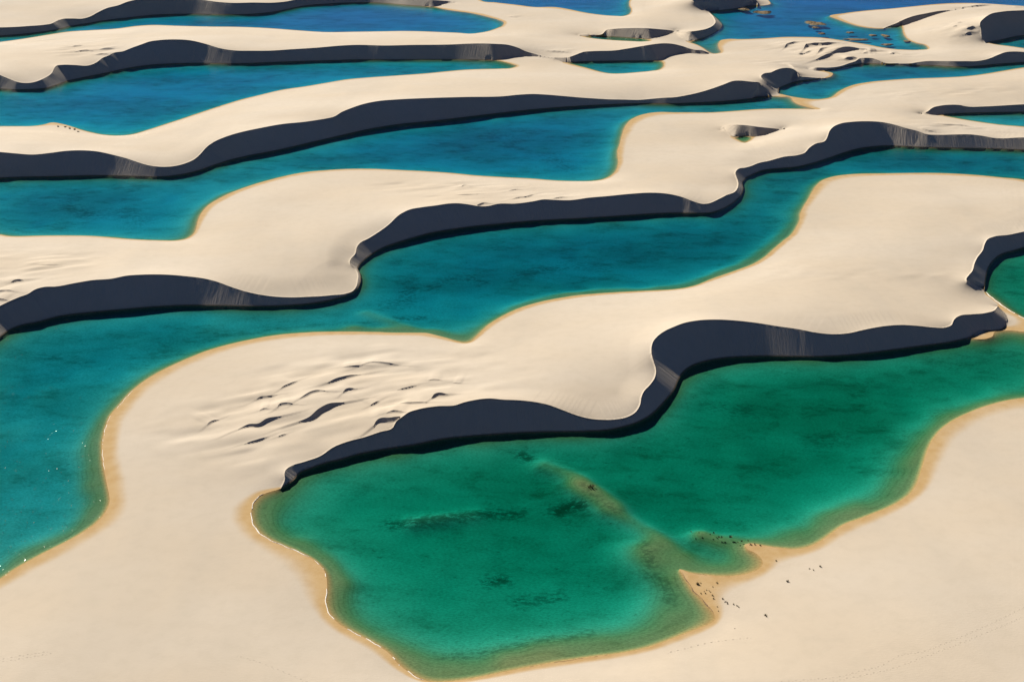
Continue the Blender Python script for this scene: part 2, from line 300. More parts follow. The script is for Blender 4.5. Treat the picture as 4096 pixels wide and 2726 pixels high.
src=np.where(slipm>0,0.,-.0011)
val=np.where(np.isnan(fixz),0,fixz)
ZL=relax(line,val,src,land&~line,IT,3.)
print('land %.1fs'%(time.time()-T0), ZL[land].min(), ZL[land].max())
# bed: gentle from the beaches, steep under the slip faces
foot=(kind==2)|(kind==3)
SCREEN=np.where(water==1,1/8.**2,1/5.2**2)
ZB1=relax(line,np.where(foot,-.55,0.),np.where(bedm,2.0*SCREEN,0.),bedm,[(4,60),(2,40),(1,40)],-1.9)
SCREEN=1e-4
ZB2=relax(line,np.where(foot,-.1,0.),np.where(bedm,.0022,0.),bedm,IT,-1.); ZB2=-2.4*(1-np.exp(ZB2/2.4))
ZB=ZB1+ZB2
print('bed %.1fs'%(time.time()-T0), ZB[bedm].min())
# slip faces: plane slopes at the angle of repose between foot and brink
SA=np.zeros(NV*NU,np.float32)
for n,k in enumerate(SN):
    m=np.nonzero((slipm==n+1).ravel()&~line.ravel())[0]; q=SL[k]
    if len(m):
        p=np.c_[GX.ravel()[m],GY.ravel()[m]]; B=resample(np.c_[q['B'],q['zb']],2.5); C=resample(np.c_[q['C'],q['h']],2.5)
        db,sb=segdist(p,B[:,:2],chunk=2500); dc,sc=segdist(p,C[:,:2],chunk=2500); zb=np.interp(sb,np.arange(len(B)),B[:,2]); hc=np.interp(sc,np.arange(len(C)),C[:,2])
        ZL.ravel()[m]=(zb*dc+hc*db)/(db+dc+1e-6); SA[m]=sb*2.5
print('slip %.1fs'%(time.time()-T0))
beach=(~bedm)&(slipm==0)&(~line)
Z=np.where(bedm,ZB,ZL)
zc=np.maximum(Z,0); Z=np.where(beach,zc*zc/(zc+.45)+np.minimum(Z,0)+.03,Z); Z=np.where(kind==1,.03,Z)
def EXTRA_BED():
    # sandbar running out from the spit, and weed on it
    shoal('H 1480,1080 1580,1120 1700,1180 K 1760,50 1850,120 1950,200 2080,290 2200,370 L 20,520',4.6,-.3,.72)
    shoal('K 1700,40 1800,110 1900,170',6.,-.3,.75)
    shoal('L 20,600 -60,560 -150,500',9.,-.5)
    shoal('L 480,465 400,430 300,415 200,385',4.5,-.35)
    shoal('I 2300,720 2050,790 1880,880 1760,1000 1680,1150 L 1600,80 1450,190 1250,260 1100,320 1000,400 880,460',9.,-.5,.85)
    shoal('K 600,1320 760,1360 1000,1330 1400,1250 1800,1180 2200,1110 2330,1060',9.,-.5,.85)
    shoal('L 0,900 100,930 200,960',7.,-.6,.8); shoal('L 100,620 350,640 520,600',3.,-.6,.7)
    shoal('J 1760,200 1770,320 1880,420 2050,480 2180,600 K 60,700',4.5,-.6,.8)
    shoal('G 900,640 760,800 660,960 640,1100 J 650,40 660,160 580,320 400,430 200,540',5.5,-.7,.8)
    shoal('H 200,180 500,190 700,200 880,240',5.,-.6,.7); shoal('E 1300,1040 1500,980 1800,940 2200,920 F 100,890 400,780 650,650 800,500',5.,-.7,.7)
    weeds('K 440,280 600,270 800,240 1000,215 1150,195 1300,195',3.5,.75)
    shoal('K 600,270 800,245 1000,225',4.,-1.1,.6)
    weeds('K 1580,180 1660,150 1720,160',3.5,.9)
    weeds('K 1750,60 1820,130 1900,190 1960,220',2.6,.5)
    weeds('K 2160,450 2180,520 2200,580',2.6,.6)
    weeds('H 1320,1000 1370,1020',3.,.8)
    weeds('K 1110,650 1200,640',3.,.8); weeds('K 1300,780 1450,770 1560,750',3.5,.6)
    weeds('K 800,1200 1000,1190 1200,1130 1500,1080 1750,1040',3.,.45)
    weeds('K 2330,820 2300,720 2200,640',2.5,.5)
    shoal('E 270,1072 330,1095 450,1135 H 560,165 640,195 700,215',4.5,-.5,.45); weeds('E 480,1090 560,1100 650,1085',3.,.6)
    weeds('E 560,900 540,980 420,1000',6.,.5); weeds('E 700,880 900,800 1050,840',5.,.45); weeds('E 1350,780 1600,740 1900,750',6.,.4); weeds('I 300,680 500,700',6.,.4); weeds('I 1000,900 1120,880',6.,.4)
    weeds('D 450,330 600,400 850,390 900,450',8.,.45); weeds('B 1100,860 1300,900 1250,940',9.,.4); weeds('B 1500,1000 1650,1110',9.,.4)
# ================================================================ relief on the dune backs
rng=np.random.default_rng(7)
def vnoise(x,y,seed):
    r=np.random.default_rng(seed); T=r.standard_normal((128,128)).astype(np.float32)
    xi=np.floor(x).astype(int); yi=np.floor(y).astype(int); fx=x-xi; fy=y-yi
    fx=fx*fx*fx*(fx*(fx*6-15)+10); fy=fy*fy*fy*(fy*(fy*6-15)+10)
    a=T[yi%128,xi%128]; b=T[yi%128,(xi+1)%128]; c=T[(yi+1)%128,xi%128]; d=T[(yi+1)%128,(xi+1)%128]
    return (a+(b-a)*fx)*(1-fy)+(c+(d-c)*fx)*fy
def lookup(xy):
    gi,gj=togrid(xy); i=np.clip(gi.astype(int),0,NU-2); j=np.clip(gj.astype(int),0,NV-2); fx=np.clip(gi-i,0,1); fy=np.clip(gj-j,0,1)
    return (Z[j,i]*(1-fx)+Z[j,i+1]*fx)*(1-fy)+(Z[j+1,i]*(1-fx)+Z[j+1,i+1]*fx)*fy
def onland(p):
    """picture point(s) -> point on the built ground"""
    h=np.zeros(len(p))
    for _ in range(12): h=.5*h+.5*np.maximum(lookup(ground(p,h[:,])),0) if False else .5*h+.5*np.maximum(lookup(ground_h(p,h)),0)
    return np.c_[ground_h(p,h),h]
def ground_h(p,h):
    dx,dy,dz=ray(p); t=(h-CAMH)/dz
    return np.stack([dx*t,dy*t],-1)
minis=[]
for A,t in MINI:
    q=onland(spline(P(t),6)); minis.append((A*(.85 if q[0,1]>650 else .38),q))
free=(~bedm)&(slipm==0)&(~line)
field=np.zeros((NV,NU))
# snap ground points to the little brinks, then raise them
kind_before=kind.copy()
for A,q in minis: snap(q,4) if False else None
best4=np.full((NV,NU),9.)
for A,q in minis:
    gi,gj=togrid(q[:,:2]); seg=np.hypot(np.diff(gi),np.diff(gj)); n=np.maximum(1,np.ceil(seg/.2)).astype(int)
    t=np.concatenate([np.arange(m)/m+i for i,m in enumerate(n)]+[[len(gi)-1.]]); k=np.arange(len(gi))
    xs,ys,gi,gj=[np.interp(t,k,v) for v in (q[:,0],q[:,1],gi,gj)]
    for x,y,a,b in zip(xs,ys,gi,gj):
        i,j=int(round(b)),int(round(a))
        if not(0<i<NV-1 and 0<j<NU-1): continue
        d=max(abs(b-i),abs(a-j))
        if free[i,j] and d<best4[i,j]: best4[i,j]=d; GX[i,j]=x; GY[i,j]=y
add=np.zeros((NV,NU))
for A,q in minis:
    p0=q[0,:2]; ch=q[-1,:2]-p0; Lc=np.hypot(*ch); tx=ch/Lc; nx=np.array([-tx[1],tx[0]])   # n points away from the viewer
    sb=(q[:,:2]-p0)@tx/Lc; nb=(q[:,:2]-p0)@nx; o_=np.argsort(sb); sb,nb=sb[o_],nb[o_]
    g0=(nb[min(6,len(nb)-1)]-nb[0])/max(sb[min(6,len(nb)-1)]-sb[0],.05); g1=(nb[-1]-nb[-min(7,len(nb))])/max(sb[-1]-sb[-min(7,len(nb))],.05); lim=.9*Lc
    g0=np.clip(g0,-lim,lim); g1=np.clip(g1,-lim,lim); sb=np.r_[sb[0]-.5,sb,sb[-1]+.5]; nb=np.r_[nb[0]-.5*g0,nb,nb[-1]+.5*g1]
    Lb=4.+3.*A; R=5.5*Lb+.4*Lc
    gi,gj=togrid(np.vstack([q[:,:2].min(0)-R,q[:,:2].max(0)+R,[q[:,0].min()-R,q[:,1].max()+R],[q[:,0].max()+R,q[:,1].min()-R]]))
    j0,j1=max(0,int(gi.min())),int(gi.max())+2; i0,i1=max(0,int(gj.min())),int(gj.max())+2
    X=GX[i0:i1,j0:j1]-p0[0]; Y=GY[i0:i1,j0:j1]-p0[1]
    if not X.size: continue
    s=(X*tx[0]+Y*tx[1])/Lc; t=np.interp(s,sb,nb)-(X*nx[0]+Y*nx[1])      # t>0 on the lee side
    e=np.clip((s+.05)/.4,0,1); e2=np.clip((1.05-s)/.4,0,1); win=(e*e*(3-2*e))*(e2*e2*(3-2*e2))
    out=np.maximum(0,np.maximum(-s,s-1))*Lc; low=.34*A*np.exp(-(out/(.35*Lc+2))**2)
    am=A*win*.72+low
    back=am*np.exp(-(np.minimum(t,0)/(Lb*1.7))**2)
    pit=-.28*am*np.exp(-((t-1.5*am/REPOSE)/(Lb*1.1))**2)
    g=np.where(t<=0,back,np.maximum(am-t*.70,pit))
    a=add[i0:i1,j0:j1]; a+=g; fl=field[i0:i1,j0:j1]
    np.maximum(fl,np.exp(-(t/(Lb*3.2))**2-(out/(Lb*3.))**2),out=fl)
# calm down towards shores and brinks
hsoft=np.clip(Z/2.2,0,1)
def near_line(n=26):
    m=kind>=1; d=np.where(m,0,n).astype(np.float32)
    for k in range(1,n):
        p=np.pad(m,1,mode='edge'); q=m|p[:-2,1:-1]|p[2:,1:-1]|p[1:-1,:-2]|p[1:-1,2:]
        if k%2: q|=p[:-2,:-2]|p[2:,2:]|p[:-2,2:]|p[2:,:-2]
        d[q&~m]=k; m=q
    d/=n; return d*d*(3-2*d)
calm=near_line()
# long low swells everywhere, short ones in the rippled fields
sw=(.42*vnoise(GX/75,GY/110,5)+.24*vnoise(GX/38+GY/90,GY/60,1)+.11*vnoise(GX/17+GY/60,GY/26,2))*hsoft*calm
def stroke(txt,w,pts_mask=None):
    """soft distance mask round a picture line on the bed"""
    q=ground(spline(P(txt),6)); R=3*w
    gi,gj=togrid(np.vstack([q.min(0)-R,q.max(0)+R,[q[:,0].min()-R,q[:,1].max()+R],[q[:,0].max()+R,q[:,1].min()-R]]))
    j0,j1=max(0,int(gi.min())),int(gi.max())+2; i0,i1=max(0,int(gj.min())),int(gj.max())+2
    m=np.zeros((NV,NU)); X=GX[i0:i1,j0:j1]; d,_=segdist(np.c_[X.ravel(),GY[i0:i1,j0:j1].ravel()],q)
    m[i0:i1,j0:j1]=np.exp(-(d/w)**2).reshape(X.shape); return m
fd=field
for tx,w_,k_ in (('G 1150,900 1450,980 1750,1040',16.,.8),('G 1300,760 1600,700 1900,560',14.,.6),('H 300,480 800,470 1100,520',14.,.6),('E 500,260 900,290 1300,310',12.,.7),('F 700,860 1300,890 1800,930',10.,.35),('A 350,300 700,320',20.,.7),('C 1000,620 1600,660 2200,620',18.,.45),('C 1700,850 2200,870',16.,.6),('C 1400,1000 500,1000',1.,.1),('D 100,760 500,780',14.,.6)): fd=np.maximum(fd,k_*stroke(tx,w_))
rp=fd*(.30*vnoise((GX*.9+GY*.3)/15,(GY-.35*GX)/7.5,3)+.13*vnoise((GX*.9+GY*.3)/8,(GY-.35*GX)/4,4))*np.clip(Z/1.2,0,1)*calm
Z=Z+np.where(free,add*np.clip(Z/.8,0,1)+sw+rp,0)
Z=np.where(free,np.maximum(Z,.03),Z)
# ---------------------------------------------------------------- lagoon beds: bars, shelves, weed
def shoal(txt,w,top,k=1.):
    global Z
    m=stroke(txt,w)*k; m*=(.95+.12*vnoise(GX/7,GY/7,11)); m=np.clip(m,0,1); Z=np.where(bedm,Z+(np.maximum(Z,top)-Z)*m,Z)
weed=np.zeros((NV,NU))
def weeds(txt,w,k):
    global weed
    weed=np.maximum(weed,k*stroke(txt,w))
EXTRA_BED()
Z=np.where(bedm,np.minimum(Z,-.01)+.10*np.clip(-Z,0,1)*vnoise(GX/9,GY/14,12),Z)
Z=np.where(bedm,np.minimum(Z,-.008),Z)
print('relief %.1fs'%(time.time()-T0))
# ================================================================ cut the sheet into dunes, slip faces and beds
DUNES=[ # name of slip faces, label
 (('one','three'),'broad pale dune around the foreground lagoon, with a field of small ripples'),
 (('two','seven'),'long pale dune ridge behind the second lagoon with a small pond hollow'),
 (('four','fourb'),'long smooth dune ridge in the middle distance between two blue lagoons'),
 (('six',),'low pale dune at the right edge above a narrow dark lagoon'),
 (('five',),'distant dune with dark wavy ripple ledges on its back'),
 (('eight','nine'),'far dune ridge crossing the picture below the top lagoon'),
 (('tena','tenb'),'far dune tongue with rounded tip beside the big blue lagoon'),
 (('elevena','elevenb'),'sand peninsula dune with beach rim in the upper right corner'),
 (('thirteen',),'farthest dune ridge along the upper left edge'),
 ((),'smooth bare foreground dune in the lower right corner'),
]
st=2
lab=np.zeros((NV,NU),np.int16)
for n,(ks,_) in enumerate(DUNES):
    for k in ks: lab[slipm==SN.index(k)+1]=n+1
gi,gj=togrid(ground(np.array([[3700.,2350.],[4000.,1800.],[2900.,2640.],[4090.,2700.]]))); lab[gj.astype(int),gi.astype(int)]=len(DUNES)
bl=lambda a:np.pad(a,((0,-NV%st),(0,-NU%st))).reshape(-(-NV//st),st,-(-NU//st),st)
cl=bl(lab).max((1,3)); clw=bl((bedm|(kind==3)|(kind==2)).astype(np.int8)); cw=bl(bedm.astype(np.int8)).max((1,3))>0
for it in range(900):
    p=np.pad(cl,1); q=np.maximum.reduce([p[:-2,1:-1],p[2:,1:-1],p[1:-1,:-2],p[1:-1,2:]]); m=(cl==0)&(q>0)&~cw
    if not m.any(): break
    cl[m]=q[m]
for it in range(60):
    p=np.pad(cl,1); q=np.maximum.reduce([p[:-2,1:-1],p[2:,1:-1],p[1:-1,:-2],p[1:-1,2:]]); m=(cl==0)&(q>0)
    if not m.any(): break
    cl[m]=q[m]
full=np.repeat(np.repeat(cl,st,0),st,1)[:NV,:NU]; full[full==0]=1
idx=np.arange(NV*NU).reshape(NV,NU)
a,b,c,d=[v.ravel() for v in (idx[:-1,:-1],idx[:-1,1:],idx[1:,1:],idx[1:,:-1])]   # far-left, far-right, near-right, near-left
ln=(kind>0).ravel()|(best4<8).ravel()
kk=kind.ravel()
w_ac=np.minimum(kk[a],kk[c]).astype(int)*4+(ln[a]&ln[c]); w_bd=np.minimum(kk[b],kk[d]).astype(int)*4+(ln[b]&ln[d])
use_ac=w_ac>=w_bd
tri=np.vstack([np.where(use_ac[:,None],np.c_[d,c,a],np.c_[d,b,a]),np.where(use_ac[:,None],np.c_[c,b,a],np.c_[d,c,b])])
gx,gy=GX.ravel(),GY.ravel(); ar=(gx[tri[:,1]]-gx[tri[:,0]])*(gy[tri[:,2]]-gy[tri[:,0]])-(gy[tri[:,1]]-gy[tri[:,0]])*(gx[tri[:,2]]-gx[tri[:,0]])
print('folded',(ar<=0).sum(),(np.abs(ar)<1e-3).sum(),len(ar)); tri=tri[ar>1e-6]   # drop folded slivers
line=kind>0
reg=np.where(line,0,np.where(bedm,20000+water,np.where(slipm>0,10000+slipm,1))).ravel()
R3=reg[tri]; rmax=R3.max(1)
k3=kk[tri]; s3=slipm.ravel()[tri].max(1); allline=rmax==0
slipline=allline&((k3==3).any(1))&((k3==2).any(1))&(s3>0)
code=np.where(slipline,10000+s3,np.where(rmax==0,1,rmax))
tl=full.ravel()[tri[:,0]]
code=np.where(code==1,tl,code)
VX=np.stack([GX,GY,Z],-1).reshape(-1,3).astype(np.float32)
WE=weed.ravel().astype(np.float32)
def tmesh(name,t,mat,attr=None):
    u,inv=np.unique(t.ravel(),return_inverse=True); me=bpy.data.meshes.new(name)
    me.vertices.add(len(u)); me.vertices.foreach_set('co',VX[u].ravel())
    n=len(t); me.loops.add(3*n); me.loops.foreach_set('vertex_index',inv.astype(np.int32).ravel())
    me.polygons.add(n); me.polygons.foreach_set('loop_start',np.arange(0,3*n,3,dtype=np.int32)); me.polygons.foreach_set('loop_total',np.full(n,3,np.int32))
    me.polygons.foreach_set('use_smooth',np.ones(n,bool))
    if attr is not None:
        at=me.attributes.new(attr[0],'FLOAT','POINT'); at.data.foreach_set('value',attr[1][u])
    me.update(calc_edges=True); me.validate()
    fl=(best4.ravel()<8)[u]
    if fl.any():
        ev=np.empty(2*len(me.edges),np.int32); me.edges.foreach_get('vertices',ev); ev=ev.reshape(-1,2)
        sh=me.attributes.new('sharp_edge','BOOLEAN','EDGE'); sh.data.foreach_set('value',fl[ev].all(1))
    me.materials.append(mat)
    o=bpy.data.objects.new(name,me); col.objects.link(o); return o
def tag(o,label=None,category=None,group=None,kind_=None):
    if label: o['label']=label
    if category: o['category']=category
    if group: o['group']=group
    if kind_: o['kind']=kind_
    return o
# ================================================================ materials
class N:
    def __init__(s,name):
        s.m=bpy.data.materials.new(name); s.m.use_nodes=True; s.t=s.m.node_tree; s.t.nodes.clear()
        s.out=s.t.nodes.new('ShaderNodeOutputMaterial')
    def n(s,typ,**kw):
        x=s.t.nodes.new('ShaderNode'+typ); ins=kw.pop('ins',{})
        for k,v in kw.items(): setattr(x,k,v)
        for k,v in ins.items():
            if isinstance(v,bpy.types.NodeSocket): s.t.links.new(v,x.inputs[k])
            else: x.inputs[k].default_value=v
        return x
    def link(s,a,b): s.t.links.new(a,b)
    def math(s,op,a,b=0.,c=0.,clamp=False): return s.n('Math',operation=op,use_clamp=clamp,ins={0:a,1:b,2:c}).outputs[0]
    def mix(s,f,a,b):
        x=s.n('Mix',data_type='RGBA'); 
        for i,v in ((0,f),(6,a),(7,b)):
            if isinstance(v,bpy.types.NodeSocket): s.t.links.new(v,x.inputs[i])
            else: x.inputs[i].default_value=v if i==0 else (*v,1)
        return x.outputs[2]
    def ramp(s,v,lo,hi): return s.n('MapRange',interpolation_type='SMOOTHSTEP',ins={0:v,1:lo,2:hi,3:0.,4:1.}).outputs[0]
    def noise(s,vec,scale,detail=3,rough=.55): return s.n('TexNoise',ins={'Vector':vec,'Scale':scale,'Detail':detail,'Roughness':rough}).outputs[0]
    def scaled(s,vec,v,rot=0.): return s.n('Mapping',ins={'Vector':vec,'Scale':v,'Rotation':(0,0,rot)}).outputs[0]
SAND=(.458,.402,.332)
def sand_material(slip=False):
    m=N('slip_face_sand' if slip else 'dune_sand'); g=m.n('NewGeometry').outputs['Position']; z=m.n('SeparateXYZ',ins={0:g}).outputs[2]
    n1=m.noise(m.scaled(g,(.010,.018,.0)),1.,4); n2=m.noise(m.scaled(g,(.25,.25,.0)),1.,4,.6); n3=m.noise(m.scaled(g,(.05,.09,0),.3),1.,3)
    n4=m.noise(m.scaled(g,(.02,.006,0),.5),1.,4,.6); c=m.mix(m.ramp(n1,.35,.7),SAND,(.47,.425,.368)); c=m.mix(m.math('MULTIPLY',m.ramp(n4,.48,.68),.5),c,(.41,.372,.322)); c=m.mix(m.math('MULTIPLY',m.ramp(n3,.5,.75),.35),c,(.42,.378,.32))
    c=m.mix(m.math('MULTIPLY',m.ramp(n2,.4,.75),.16),c,(.34,.305,.25))
    # damp rim just above the water
    zz=m.math('ADD',z,m.math('MULTIPLY',m.math('SUBTRACT',n3,.5),-.05)); zz=m.math('ADD',zz,m.math('MULTIPLY',m.math('SUBTRACT',n2,.5),-.012))
    zz=m.math('ADD',zz,m.math('MULTIPLY',m.math('SUBTRACT',n1,.5),-.16))
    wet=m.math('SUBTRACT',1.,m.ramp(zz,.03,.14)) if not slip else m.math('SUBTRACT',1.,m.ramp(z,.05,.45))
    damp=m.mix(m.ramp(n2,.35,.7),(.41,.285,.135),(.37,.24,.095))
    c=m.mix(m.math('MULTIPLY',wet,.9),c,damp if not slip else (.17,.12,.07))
    b=m.n('BsdfPrincipled',ins={'Base Color':c,'Roughness':.95,'Specular IOR Level':.1})
    if slip:
        s=m.n('Attribute',attribute_name='along').outputs['Fac']; v=m.n('CombineXYZ',ins={0:m.math('MULTIPLY',s,.9),1:m.math('MULTIPLY',z,.10),2:0.}).outputs[0]
        h=m.noise(v,1.,5,.65); bump=m.n('Bump',ins={'Strength':1.,'Distance':.32,'Height':h})
    else:
        rip=m.noise(m.scaled(g,(.9,2.2,0),.35),1.,4,.6); rip2=m.noise(m.scaled(g,(.12,.16,0),.2),1.,3)
        h=m.math('ADD',m.math('MULTIPLY',rip,.5),m.math('MULTIPLY',rip2,.5)); bump=m.n('Bump',ins={'Strength':.4,'Distance':.14,'Height':h})
    m.link(bump.outputs[0],b.inputs['Normal']); m.link(b.outputs[0],m.out.inputs[0]); return m.m
def bed_material():
    m=N('lagoon_bed_sand'); g=m.n('NewGeometry').outputs['Position']; z=m.n('SeparateXYZ',ins={0:g}).outputs[2]
    w=m.n('Attribute',attribute_name='weed').outputs['Fac']
    big=m.noise(m.scaled(g,(.011,.020,0),.25),1.,6,.68); mid=m.noise(m.scaled(g,(.055,.095,0),.3),1.,8,.78); fine=m.noise(m.scaled(g,(.45,.8,0),.2),1.,6,.75); warp=m.noise(m.scaled(g,(.03,.03,0)),1.,3)
    c=m.mix(m.ramp(big,.35,.65),(.42,.39,.31),(.26,.265,.195))
    c=m.mix(m.math('MULTIPLY',m.ramp(mid,.45,.70),m.math('ADD',m.math('MULTIPLY',m.ramp(big,.38,.6),.65),.2)),c,(.09,.11,.065))
    spots=m.math('MULTIPLY',m.ramp(fine,.56,.68),m.ramp(mid,.40,.58)); c=m.mix(m.math('MULTIPLY',spots,.65),c,(.07,.08,.045))
    c=m.mix(m.math('MULTIPLY',m.ramp(fine,.42,.30),.0),c,c)
    c=m.mix(m.math('MULTIPLY',m.ramp(z,-2.1,-.8),.85),c,(.19,.155,.062)); c=m.mix(m.math('MULTIPLY',m.ramp(z,-.6,-.02),.9),c,(.30,.205,.095))
    # old water marks lying along the slope
    bd=m.math('SINE',m.math('ADD',m.math('MULTIPLY',z,27.),m.math('MULTIPLY',warp,14.))); band=m.math('MULTIPLY',m.ramp(bd,.35,.95),m.math('MULTIPLY',m.ramp(z,-2.0,-1.1),m.math('SUBTRACT',1.,m.ramp(z,-.35,-.12))))
    c=m.mix(m.math('MULTIPLY',m.math('MULTIPLY',band,m.ramp(mid,.35,.65)),.28),c,(.06,.065,.03))
    gr=m.math('ADD',m.math('MULTIPLY',m.noise(m.scaled(g,(1.1,2.4,0),.35),1.,3,.7),1.3),.35); c=m.n('VectorMath',operation='SCALE',ins={0:c,'Scale':gr}).outputs[0]  # surface ripples' refraction and sky reflection painted into the bed colour as fine mottling
    wf=m.math('MULTIPLY',w,m.ramp(m.math('ADD',m.math('ADD',m.math('MULTIPLY',fine,.75),m.math('MULTIPLY',mid,.25)),m.math('MULTIPLY',w,.12)),.50,.60)); c=m.mix(wf,c,(.05,.052,.03))
    b=m.n('BsdfPrincipled',ins={'Base Color':c,'Roughness':1.,'Specular IOR Level':.0}); m.link(b.outputs[0],m.out.inputs[0]); return m.m
def water_material(name,absorb):
    m=N(name); g=m.n('NewGeometry').outputs['Position']
    w1=m.noise(m.scaled(g,(.55,1.5,0),-.35),1.,3,.6); w2=m.noise(m.scaled(g,(.12,.28,0),-.25),1.,2); w3=m.noise(m.scaled(g,(1.6,3.2,0),-.3),1.,2)
    h=m.math('ADD',m.math('ADD',w1,m.math('MULTIPLY',w2,1.5)),m.math('MULTIPLY',w3,.3)); bump=m.n('Bump',ins={'Strength':1.,'Distance':.045,'Height':h}).outputs[0]
    inc=m.n('NewGeometry').outputs['Incoming']; c=m.math('MAXIMUM',m.math('ABSOLUTE',m.n('VectorMath',operation='DOT_PRODUCT',ins={0:inc,1:bump}).outputs['Value']),.03)
    ct=m.math('SQRT',m.math('SUBTRACT',1.,m.math('DIVIDE',m.math('SUBTRACT',1.,m.math('MULTIPLY',c,c)),1.777)))
    nc=m.math('MULTIPLY',c,1.333); r=m.math('DIVIDE',m.math('SUBTRACT',nc,ct),m.math('ADD',nc,ct)); f=m.math('MULTIPLY',r,r)   # glare as a polarising filter leaves it
    gl=m.n('BsdfGlossy',ins={'Color':(1,1,1,1),'Roughness':.03,'Normal':bump}); tr=m.n('BsdfTransparent')
    mx=m.n('MixShader',ins={0:f,1:tr.outputs[0],2:gl.outputs[0]})
    # steep little wavelets that catch the sun
    sp=m.noise(m.scaled(g,(2.4,4.6,0),-.3),1.,1,.5); cat=m.math('MULTIPLY',m.ramp(sp,.72,.77),m.ramp(m.noise(m.scaled(g,(.03,.05,0)),1.,2),.35,.6))
    tilt=m.n('Bump',ins={'Strength':1.,'Distance':.15,'Height':m.noise(m.scaled(g,(1.3,1.3,0),.5),1.,1)}).outputs[0]
    sg=m.n('BsdfGlossy',ins={'Color':(1,1,1,1),'Roughness':.12,'Normal':tilt}); mx=m.n('MixShader',ins={0:m.math('MULTIPLY',cat,.022),1:mx.outputs[0],2:sg.outputs[0]})
    m.link(mx.outputs[0],m.out.inputs[0])
    D=max(absorb)*1.02; va=m.n('VolumeAbsorption',ins={'Color':(*[1-a/D for a in absorb],1),'Density':D}); m.link(va.outputs[0],m.out.inputs[1]); return m.m
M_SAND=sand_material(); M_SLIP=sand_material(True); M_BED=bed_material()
GREEN=(.48,.090,.104); TEAL=(.42,.084,.044); AZURE=(.31,.058,.018); BLUE=(.27,.040,.006)
M_WATER={'green':water_material('green_lagoon_water',GREEN),'teal':water_material('teal_lagoon_water',TEAL),'azure':water_material('azure_lagoon_water',AZURE),'blue':water_material('blue_lagoon_water',BLUE)}
# ================================================================ the setting as objects
order=np.argsort(code,kind='stable'); cs=code[order]; cut=np.r_[0,np.nonzero(np.diff(cs))[0]+1,len(cs)]
dune={}; pend=[]
for s0,s1 in zip(cut[:-1],cut[1:]):
    cdd=int(cs[s0]); t=tri[order[s0:s1]]
    if cdd<10000:
        dune[cdd]=tag(tmesh('sand_dune',t,M_SAND),DUNES[cdd-1][1],kind_='structure')
    else: pend.append((cdd,t))
LINFO={ 'one':('green','large emerald green lagoon in the foreground with a submerged sandbar'),
 'two':('teal','long winding teal lagoon behind the rippled foreground dune'),
 'three':('green','small dark green lagoon cut off by the right edge'),
 'four':('azure','long blue-green lagoon across the middle of the picture'),
 'five':('azure','turquoise lagoon below the ledged dune at the upper right'),
 'six':('blue','narrow dark lagoon at the right edge under a low dune'),
 'seven':('green','tiny green pond at the bottom of a dune hollow'),
 'eight':('blue','wide blue lagoon at the left below the far dune ridge'),
 'eightb':('blue','short blue pool under the far slip face near the top centre'),
 'nine':('green','slim greenish pond in a hollow near the top'),
 'ten':('blue','big blue lagoon with reed islets in the upper right'),
 'eleven':('blue','dark lagoon corner at the upper right edge'),
 'thirteen':('blue','long blue lagoon along the top left ridge'),
 'fourteen':('blue','blue lagoon cut off by the top edge of the picture')}
def grow(p,e):
    a=np.roll(p,1,0); b=np.roll(p,-1,0); t=b-a; n=np.c_[t[:,1],-t[:,0]]/(np.linalg.norm(t,axis=1)[:,None]+1e-9)
    area=.5*(p[:,0]*np.roll(p[:,1],-1)-p[:,1]*np.roll(p[:,0],-1)).sum()
    return p+n*e*(1 if area>0 else -1)
lagoon={}
for k,p in LAGP.items():
    q=grow(p,.12); bm=bmesh.new(); top=[bm.verts.new((x,y,0)) for x,y in q]; bot=[bm.verts.new((x,y,-7)) for x,y in q]
    n=len(q); area=.5*(q[:,0]*np.roll(q[:,1],-1)-q[:,1]*np.roll(q[:,0],-1)).sum()
    ft=bm.faces.new(top); fb=bm.faces.new(bot[::-1])
    for i in range(n): bm.faces.new((top[i],bot[i],bot[(i+1)%n],top[(i+1)%n]))
    if area<0:
        for f in bm.faces: f.normal_flip()
    bmesh.ops.triangulate(bm,faces=[ft,fb],ngon_method='EAR_CLIP')
    me=bpy.data.meshes.new('lagoon'); bm.to_mesh(me); bm.free(); me.materials.append(M_WATER[LINFO[k][0]])
    o=bpy.data.objects.new('lagoon',me); col.objects.link(o); lagoon[k]=tag(o,LINFO[k][1],kind_='structure')
for cdd,t in pend:
    if cdd>=20000:
        o=tmesh('lagoon_bed',t,M_BED,('weed',WE)); o.parent=lagoon[LN[cdd-20001]]
    else:
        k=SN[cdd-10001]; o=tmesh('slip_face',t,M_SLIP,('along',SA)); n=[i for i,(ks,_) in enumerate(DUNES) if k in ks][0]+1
        o.parent=dune[n]
# the sand sheet goes on to the horizon round the surveyed ground
ring=[]; bm=bmesh.new()
inner=[(GX[0,0],GY[0,0]),(GX[0,-1],GY[0,-1]),(GX[-1,-1],GY[-1,-1]),(GX[-1,0],GY[-1,0])]; outer=[(-16000,18000),(16000,18000),(16000,-9000),(-16000,-9000)]
vi=[bm.verts.new((x,y,.5)) for x,y in inner]; vo=[bm.verts.new((x,y,.5)) for x,y in outer]
for i in range(4): bm.faces.new((vi[i],vo[i],vo[(i+1)%4],vi[(i+1)%4]))
bmesh.ops.recalc_face_normals(bm,faces=bm.faces); me=bpy.data.meshes.new('sand_plain'); bm.to_mesh(me); bm.free(); me.materials.append(M_SAND)
o=bpy.data.objects.new('sand_plain',me); col.objects.link(o); tag(o,'bare sand plain stretching on around the dunes',kind_='structure')
print('objects %.1fs'%(time.time()-T0), sum(len(o.data.polygons) for o in col.objects if o.type=='MESH'))
